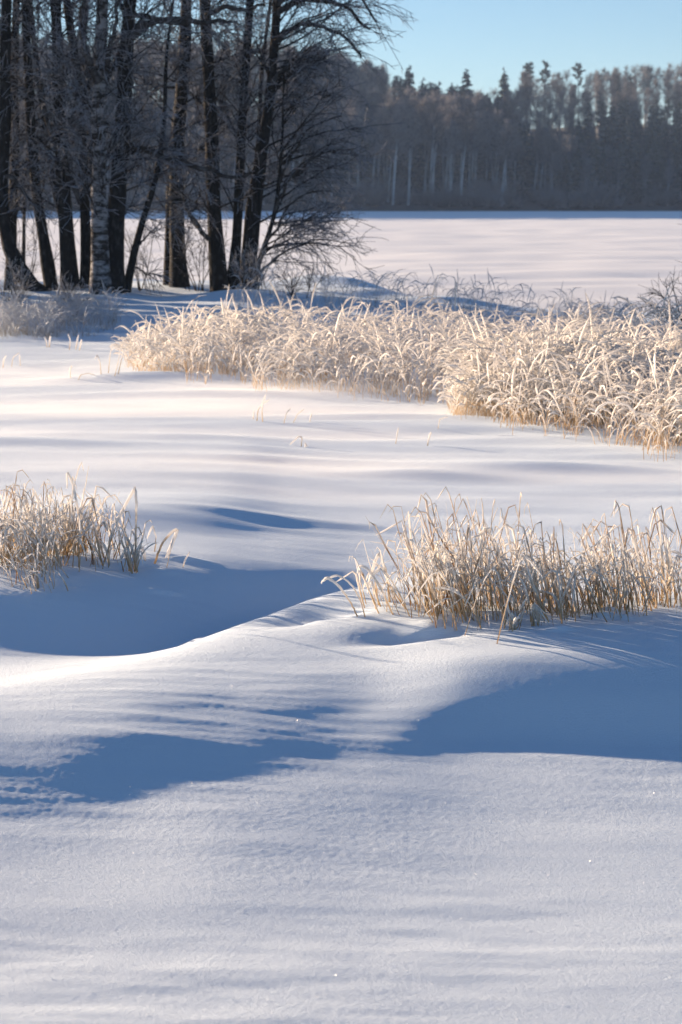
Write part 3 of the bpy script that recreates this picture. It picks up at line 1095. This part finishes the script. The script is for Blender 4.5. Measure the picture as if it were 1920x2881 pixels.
reed_bed('reed_bed', 'sunlit frosted reeds nodding in a dense bed across the middle', 4000,
         [(360, 17.6), (520, 17.0), (800, 15.9), (1080, 15.2), (1290, 15.1), (1500, 14.6), (2450, 14.0)],
         [(360, 19.0), (520, 20.0), (800, 20.5), (1080, 20.5), (1290, 20.5), (1500, 20.0), (2450, 18.5)], 0.28, 0.54, M['reed'])
reed_bed('reed_bed', 'bent frosted reeds massed at the right edge, nearest of the reed beds', 2500,
         [(1275, 14.2), (1400, 13.6), (1600, 12.9), (1800, 12.2), (2100, 11.5), (2500, 11.2)],
         [(1275, 14.6), (1400, 15.2), (1600, 15.4), (1800, 15.2), (2500, 14.8)], 0.30, 0.58, M['reed'])
reed_bed('sedge_fringe', 'dull shaded sedge along the lake edge behind the sunlit reeds', 1500,
         [(640, 21.5), (900, 21.5), (1200, 21.0), (1600, 20.3), (2450, 19.0)],
         [(640, 25.5), (900, 26.0), (1200, 25.5), (1600, 24.5), (2450, 23.0)], 0.22, 0.42, M['sedge'], wmul=0.7)
reed_bed('sedge_fringe', 'low blue-grey frosted grass in the shade below the birches', 1100,
         [(-80, 22.2), (150, 22.6), (330, 23.4)], [(-80, 24.6), (150, 24.8), (330, 24.8)], 0.22, 0.38, M['sedge'], wmul=0.7)


def clump(name, label, category, spots, n_mass, n_stalk, hmin, hmax, left=0.7, lean=0.22, wide=1.0):
    """a clump of frosted grass: a mass of blades and the stalks one can tell apart; spots: (u, y, radius x, radius y, weight, height factor)"""
    wts = np.array([s_[4] for s_ in spots], float)
    wts /= wts.sum()
    S_ = np.array([s_[:6] for s_ in spots], float)

    def base(n):
        S = S_[RNG.choice(len(spots), n, p=wts)]
        yy = S[:, 1] + RNG.normal(size=n) * S[:, 3] * 0.55
        xc = (S[:, 0] - CU) / F_PX * (S[:, 1] * math.cos(PITCH) + CAM_H * math.sin(PITCH))
        return on_snow(xc + RNG.normal(size=n) * S[:, 2] * 0.55, yy), S[:, 5]

    def leans(n):
        return np.where(RNG.random(n) < left, math.pi + RNG.normal(size=n) * 0.5, RNG.normal(size=n) * 0.8)

    c = base(400)[0].mean(0)
    c[2] = zground(c[0], c[1])
    e = empty(name, c)
    tag(e, label, category)
    parts = []
    if n_mass:
        # soft arching leaves
        n = int(n_mass * 0.45)
        b, hf = base(n)
        parts.append(blades(b, U(hmin, hmax, n) * hf, leans(n), U(0.02, 0.35, n), U(0.8, 2.6, n), U(1.2, 3.2, n), U(0.004, 0.010, n) * wide, 9, flat=0.32, tw=0.07))
        # leaves broken over, their ends hanging
        n = n_mass - n
        b, hf = base(n)
        parts.append(blades(b, U(hmin, hmax, n) * 1.35 * hf, leans(n), np.abs(RNG.normal(size=n)) * lean, U(0.1, 0.5, n), U(1.0, 2.0, n), U(0.004, 0.011, n) * wide, 14,
                            kink=(U(0.50, 0.88, n), U(1.9, 2.8, n)), flat=0.35, tw=0.03))
        v, f, t = join(parts)
        o = mesh_obj('blades', v - c, f, M['grass'], e, attrs={'t': t})
        o['kind'] = 'stuff'
    for k in range(n_stalk):
        b, hf = base(1)
        kinked = RNG.random() < 0.55
        h = U(hmax * 0.8, hmax * 1.22, 1) * (1.25 if kinked else 0.95) * hf
        v, f, t = blades(b, h, leans(1), np.abs(RNG.normal(size=1)) * lean, U(0.1, 0.4, 1) if kinked else U(0.15, 0.9, 1), U(1.0, 2.5, 1), U(0.0035, 0.007, 1) * wide, 18,
                         kink=(U(0.74, 0.92, 1), U(2.1, 2.9, 1)) if kinked else None, flat=0.6, tw=0.015, prof='plume' if kinked else 'stem')
        mesh_obj('stalk', v - c, f, M['stalk'], e, attrs={'t': t})
    return e


def hit(u, v):
    """distance at which the sight line of photo pixel (u, v) meets the snow"""
    yy = np.linspace(4.0, 32.0, 4000)
    r = ray(u, v)
    t = yy / r[1]
    below = CAM_H + r[2] * t < terrain(r[0] * t, yy, False)
    return float(yy[np.argmax(below)]) if below.any() else 32.0


def stalks(name, label, items, category='grass', group=None):
    """a few stalks read one by one: each a list of photo pixels at distance y, with a width in photo pixels"""
    items = [(ln, min(hit(*ln[0]) + 0.02, y + 1.0), w * max(1.0, y / hit(*ln[0]))) for ln, y, w in items]
    first = items[0][0][0]
    b0 = at(first[0], first[1], items[0][1])
    c = np.array([b0[0], b0[1], zground(b0[0], b0[1])])
    e = empty(name, c)
    for line, y, w in items:
        pts = [at(u, v, y + 0.02 * k) for k, (u, v) in enumerate(line)]
        pts[0][2] = min(pts[0][2], zground(pts[0][0], pts[0][1])) - 0.03
        pa = np.array(pts)
        dl = np.concatenate([[0], np.cumsum(np.linalg.norm(np.diff(pa, axis=0), axis=1))])
        sg = np.linspace(0, 1, 26)
        p = 0.65 * np.stack([np.interp(sg * dl[-1], dl, pa[:, c_]) for c_ in range(3)], -1) + 0.35 * resample(pts, 26) + RNG.normal(size=(26, 3)) * 0.0008
        r = w * 0.5 * y / F_PX
        v_, f_, t_ = tubes(p[None], (r * (0.7 + 0.5 * smooth(0.3, 0.7, sg)) * (1 - 0.6 * smooth(0.85, 1, sg)))[None], 5, 0.6)
        mesh_obj('stalk', v_ - c, f_, M['grass'], e, attrs={'t': t_ * 1.1})
    return tag(e, label, category, group)


# right foreground clump
clump('grass_clump', 'big golden frosted grass clump on the snow drift at right, tallest in the foreground', 'grass',
      [(1265, 6.74, 0.10, 0.16, 2.6, 1.2), (1350, 6.76, 0.11, 0.18, 2.6, 1.2), (1150, 6.80, 0.10, 0.12, 1.3, 0.85), (1075, 6.86, 0.08, 0.10, 0.5, 0.65), (1440, 6.76, 0.10, 0.16, 2.4, 1.05), (1540, 6.76, 0.10, 0.16, 2.4, 1.0), (1625, 6.76, 0.10, 0.14, 1.8, 0.92), (1330, 7.2, 0.25, 0.12, 1.0, 1.0), (1280, 6.6, 0.16, 0.04, 0.4, 0.75)], 380, 100, 0.16, 0.30, 0.84, 0.30, 0.78)
clump('grass_clump', 'bluish stalky grass clump at the right edge beside the golden clump', 'grass',
      [(1730, 6.72, 0.09, 0.10, 2, 1.15), (1690, 6.80, 0.10, 0.14, 1.4, 0.9), (1800, 6.9, 0.10, 0.14, 1.6, 0.95), (1890, 7.0, 0.10, 0.18, 2, 1.1), (1960, 6.9, 0.1, 0.15, 1.2, 1.1)], 170, 54, 0.16, 0.29, 0.74, 0.28, 0.78)
clump('grass_tuft', 'small tuft of short looped blades in front of the golden clump', 'grass',
      [(1440, 6.50, 0.03, 0.02, 2, 1), (1500, 6.54, 0.03, 0.02, 1.5, 1)], 16, 6, 0.07, 0.12, 0.5)
stalks('grass_tuft', 'drooping frosted stalks arching left over the drift crest', [
    ([(1020, 1742), (985, 1690), (945, 1640), (920, 1625), (904, 1640)], 7.0, 9),
    ([(1035, 1745), (1015, 1690), (985, 1640), (950, 1618), (912, 1632)], 7.02, 8),
    ([(1120, 1738), (1080, 1670), (1035, 1600), (1015, 1590), (1005, 1612)], 7.1, 7),
    ([(1100, 1700), (1085, 1600), (1066, 1556), (1050, 1600), (1032, 1650)], 7.25, 8),
    ([(1165, 1740), (1120, 1660), (1070, 1600), (1045, 1620), (1035, 1660)], 7.1, 8)])
# left foreground clump
clump('grass_clump', 'tangled frosted grass clump at the left edge of the foreground', 'grass',
      [(30, 7.88, 0.16, 0.24, 3, 1.0), (130, 7.86, 0.10, 0.22, 3, 1.05), (-80, 7.88, 0.2, 0.3, 2.5, 1.0), (215, 8.05, 0.06, 0.14, 1.5, 1.0), (110, 7.5, 0.12, 0.08, 0.8, 0.6)], 350, 50, 0.16, 0.31, 0.55, 0.36, 0.8)
clump('grass_tuft', 'open tuft of upright frosted stalks just right of the left edge clump', 'grass',
      [(300, 7.9, 0.06, 0.12, 2, 1), (375, 7.78, 0.04, 0.05, 2, 0.9), (335, 8.2, 0.07, 0.1, 1, 0.9)], 46, 18, 0.13, 0.25, 0.5)
stalks('bent_stalk', 'tall stalk snapped into a sharp inverted V above the left tuft', [
    ([(378, 1612), (383, 1500), (384, 1420), (381, 1372), (355, 1420), (332, 1470), (322, 1490)], 8.45, 8)])
stalks('grass_tuft', 'tall thin hooked stalks rising highest from the left edge clump', [
    ([(205, 1600), (208, 1480), (200, 1420), (215, 1340), (230, 1300), (236, 1325)], 8.6, 6),
    ([(222, 1600), (220, 1440), (205, 1360), (190, 1328), (190, 1375)], 8.55, 6),
    ([(215, 1560), (232, 1420), (240, 1370), (250, 1312)], 8.7, 4)])
stalks('grass_tuft', 'small folded golden stalks alone right of the left tuft', [
    ([(428, 1590), (455, 1530), (490, 1492), (500, 1490), (485, 1530), (460, 1596)], 8.5, 9),
    ([(432, 1555), (440, 1510), (430, 1480), (415, 1515)], 8.6, 7),
    ([(412, 1585), (405, 1555), (398, 1535)], 8.45, 9),
    ([(465, 1600), (478, 1555), (490, 1510), (498, 1495)], 8.52, 6)])
stalks('grass_stalk', 'single short stalk leaning right, alone on the drift by the folded stalks', [([(508, 1600), (522, 1575), (534, 1552)], 8.5, 6)])
# stray stalks on the open snow
for lab, y, its in (
        ('pair of thin stalks with a bent tip alone mid way on the open snow', 13.1, [[(845, 1258), (850, 1230), (842, 1228), (815, 1252)], [(862, 1260), (860, 1248), (866, 1256)]]),
        ('few faint stalks in blown snow just in front of the main reed bed', 14.8, [[(722, 1185), (728, 1150), (742, 1135), (760, 1124)], [(740, 1188), (738, 1140), (748, 1110)], [(712, 1180), (715, 1155)]]),
        ('short leaning stalks right of the faint stalks before the reed bed', 14.6, [[(795, 1192), (808, 1160), (818, 1150)], [(820, 1190), (838, 1165), (856, 1152)], [(868, 1188), (878, 1163)]]),
        ('lone short stalk on open snow below the middle of the reed bed', 13.2, [[(1112, 1250), (1118, 1220), (1122, 1203)]]),
        ('two sparse stalks at the left tip of the nearest reeds', 13.4, [[(1200, 1255), (1210, 1225), (1214, 1215)], [(1232, 1210), (1238, 1180), (1262, 1172)]]),
        ('loose frosted stalks at the far left edge on the bright snow', 19.0, [[(8, 1035), (12, 1010), (18, 1000)], [(32, 1032), (38, 1005), (56, 992)], [(58, 1030), (56, 998)]]),
        ('upright frosted stalks left of the reed bed near the shaded bank', 20.5, [[(195, 985), (198, 955), (192, 940)], [(212, 984), (218, 960), (222, 942)], [(222, 986), (230, 955)]]),
        ('isolated twiggy stalk at left between shade and sunlit snow', 21.0, [[(134, 978), (130, 958), (126, 948)], [(138, 978), (142, 945)]]),
        ('spiky frosted stalks forming the left tip of the main reed bed', 17.6, [[(285, 1055), (282, 1020), (274, 1000), (268, 1010)], [(305, 1050), (310, 1000), (316, 965)], [(320, 1062), (335, 1010), (340, 975)], [(330, 1055), (345, 1000), (352, 980)]]),
        ('low arched stalk lying on the small drift left of the reeds', 17.3, [[(215, 1072), (228, 1055), (250, 1050), (272, 1058)], [(200, 1065), (198, 1040), (203, 1028)]])):
    stalks('grass_tuft', lab, [(ln, y, 5) for ln in its])


# ------------------------------------------------------------------ bushes
def bare_bush(name, label, x, y, H, n, lean=(0, 0), mat='bush', thick=0.008):
    z = zground(x, y)
    o = np.stack([x + RNG.normal(size=n) * 0.10, y + RNG.normal(size=n) * 0.12, np.full(n, z - 0.06)], -1)
    d = np.stack([RNG.normal(size=n) * 0.35 + lean[0], RNG.normal(size=n) * 0.3 + lean[1], np.ones(n)], -1)
    st = grow(o, d, U(0.55, 1.0, n) * H, 7, 0.09, -0.01, 0.03)
    e = empty(name, (x, y, z))
    c = np.array([x, y, z])
    for k in range(n):
        v, f, t = tubes(st[k:k + 1], taper([thick], thick * 0.35, 7), 4)
        mesh_obj('stem', v - c, f, M['twig'], e, attrs={'t': t * 0.6})
    o2, d2, i2, t2 = spawn(st, 9, 0.2, 1.0, 0.65, 0.25)
    tw = grow(o2, d2, U(0.15, 0.5, len(o2)) * H * 0.6, 5, 0.1, 0.0, 0.03)
    o3, d3, i3, t3 = spawn(tw, 3, 0.2, 1.0, 0.65, 0.3)
    t4 = grow(o3, d3, U(0.06, 0.2, len(o3)), 4, 0.1, 0.0)
    v, f, t = join([tubes(tw, taper(np.full(len(o2), thick * 0.4), 0.002, 5), 3), tubes(t4, taper(np.full(len(o3), 0.0025), 0.0018, 4), 3)])
    k = mesh_obj('twigs', v - c, f, M[mat], e, attrs={'t': t})
    k['kind'] = 'stuff'
    return tag(e, label, 'bush')


bare_bush('bare_bush', 'dark bare bush reaching in from the right edge above the reeds', xcol(1950, 20.5), 20.5, 0.95, 7, (-0.14, 0), 'twig', 0.009)
bare_bush('bare_bush', 'thin twigs hanging into view at the right edge before the far shore', xcol(1985, 20.0), 20.0, 1.75, 5, (-0.05, 0), 'twig', 0.008)
bare_bush('frosted_shrub', 'grey frosted shrub under the leftmost birch', xcol(20, 24.8), 24.8, 0.75, 16)
bare_bush('frosted_shrub', 'low frosted shrub in the shade right of the leaning birch foot', xcol(190, 24.8), 24.8, 0.5, 14)
bare_bush('frosted_shrub', 'thin saplings between the touching trunk pair and the leaning young birch', xcol(395, 27.6), 27.6, 1.0, 7)
bare_bush('frosted_shrub', 'thin bare saplings between the touching trunk pair and the right-hand group', xcol(555, 27.8), 27.8, 1.2, 8, mat='twig')
bare_bush('frosted_shrub', 'bare sprigs between the left trunks against the bright lake', xcol(85, 28.4), 28.4, 1.1, 8, mat='twig')
bare_bush('frosted_shrub', 'frosted sprigs at the foot of the right-hand birch group', xcol(730, 26.4), 26.4, 0.6, 14)
bare_bush('frosted_shrub', 'dark upright sprig in the shaded sedge behind the sunlit reeds', xcol(825, 25.0), 25.0, 0.6, 6, mat='twig')

# ------------------------------------------------------------------ the air between here and the far shore
def volume_box(name, lo, hi, density, color, aniso, label):
    v = [(x, y, z) for x in (lo[0], hi[0]) for y in (lo[1], hi[1]) for z in (lo[2], hi[2])]
    f = [(0, 1, 3, 2), (4, 6, 7, 5), (0, 4, 5, 1), (2, 3, 7, 6), (0, 2, 6, 4), (1, 5, 7, 3)]
    m = bpy.data.materials.new(name)
    m.use_nodes = True
    nt = m.node_tree
    nt.nodes.remove(nt.nodes['Principled BSDF'])
    pv = nt.nodes.new('ShaderNodeVolumePrincipled')
    pv.inputs['Color'].default_value = (*color, 1)
    pv.inputs['Density'].default_value = density
    pv.inputs['Anisotropy'].default_value = aniso
    nt.links.new(pv.outputs[0], nt.nodes['Material Output'].inputs['Volume'])
    o = mesh_obj(name, v, f, m, smooth_shade=False)
    return tag(o, label, 'haze', kind='stuff'), pv, nt


HAZE = 0.00034
volume_box('haze', (-1700, -6, -1.8), (1700, 2700, 46), HAZE, (0.50, 0.69, 1.0), 0.0, 'thin cold haze over the lake')


def blowing_snow():
    """low drifting snow over the open field, in long streaks along the wind"""
    o, pv, nt = volume_box('blowing_snow', (-6.0, 9.0, -0.03), (6.0, 20.0, 0.34), 0.0, (0.97, 0.98, 1.0), 0.35, 'low streaks of snow blowing across the open field')
    o['category'] = 'snow'
    N, L = nt.nodes.new, nt.links.new
    tc = N('ShaderNodeTexCoord')
    mp = N('ShaderNodeMapping')
    mp.inputs['Rotation'].default_value = (0, 0, math.radians(6))
    mp.inputs['Scale'].default_value = (0.28, 1.25, 2.0)
    L(tc.outputs['Object'], mp.inputs['Vector'])
    n = N('ShaderNodeTexNoise')
    n.inputs['Scale'].default_value = 1.0
    n.inputs['Detail'].default_value = 2.5
    L(mp.outputs['Vector'], n.inputs['Vector'])
    streak = ramp(nt, n.outputs['Fac'], 0.42, 0.72)
    sep = N('ShaderNodeSeparateXYZ')
    L(tc.outputs['Object'], sep.inputs[0])
    hgt = ramp(nt, sep.outputs['Z'], 0.30, 0.0)
    y0 = ramp(nt, sep.outputs['Y'], 9.05, 11.0)
    y1 = ramp(nt, sep.outputs['Y'], 19.8, 17.0)
    cur = streak
    for f in (hgt, hgt, y0, y1):
        mm = N('ShaderNodeMath')
        mm.operation = 'MULTIPLY'
        L(cur, mm.inputs[0])
        L(f, mm.inputs[1])
        cur = mm.outputs[0]
    mm = N('ShaderNodeMath')
    mm.operation = 'MULTIPLY'
    L(cur, mm.inputs[0])
    mm.inputs[1].default_value = 1.5
    L(mm.outputs[0], pv.inputs['Density'])
    o.material_slots[0].material.cycles.volume_step_rate = 0.25


blowing_snow()


# single large frost crystals that catch the sun on the near snow
n = 420
gy = 3.5 * (7.2 / 3.5) ** U(0, 1, n)
gx = U(-0.19, 0.19, n) * gy
gp = np.stack([gx, gy, terrain(gx, gy) + 0.0015], -1)
gn = norm(np.array(SUN_DIR)[None] + np.array([[0.0, -0.6, 0.4]]) + RNG.normal(size=(n, 3)) * 0.25)
ga = norm(np.cross(gn, RNG.normal(size=(n, 3))))
gb = np.cross(gn, ga)
gr = U(0.0005, 0.0014, n)[:, None, None]
hx_ = np.arange(6) / 6 * 2 * math.pi
gv = gp[:, None] + gr * (ga[:, None] * np.cos(hx_)[None, :, None] + gb[:, None] * np.sin(hx_)[None, :, None])
m, nt, p = new_mat('ice_crystal')
p.inputs['Base Color'].default_value = (0.9, 0.92, 0.95, 1)
p.inputs['Roughness'].default_value = 0.35
fl = np.arange(n)[:, None] * 6 + np.arange(6)[None]
tag(mesh_obj('frost_crystals', gv.reshape(-1, 3), fl, m, smooth_shade=False), 'scattered frost crystals glinting on the near snow', 'frost', kind='stuff')
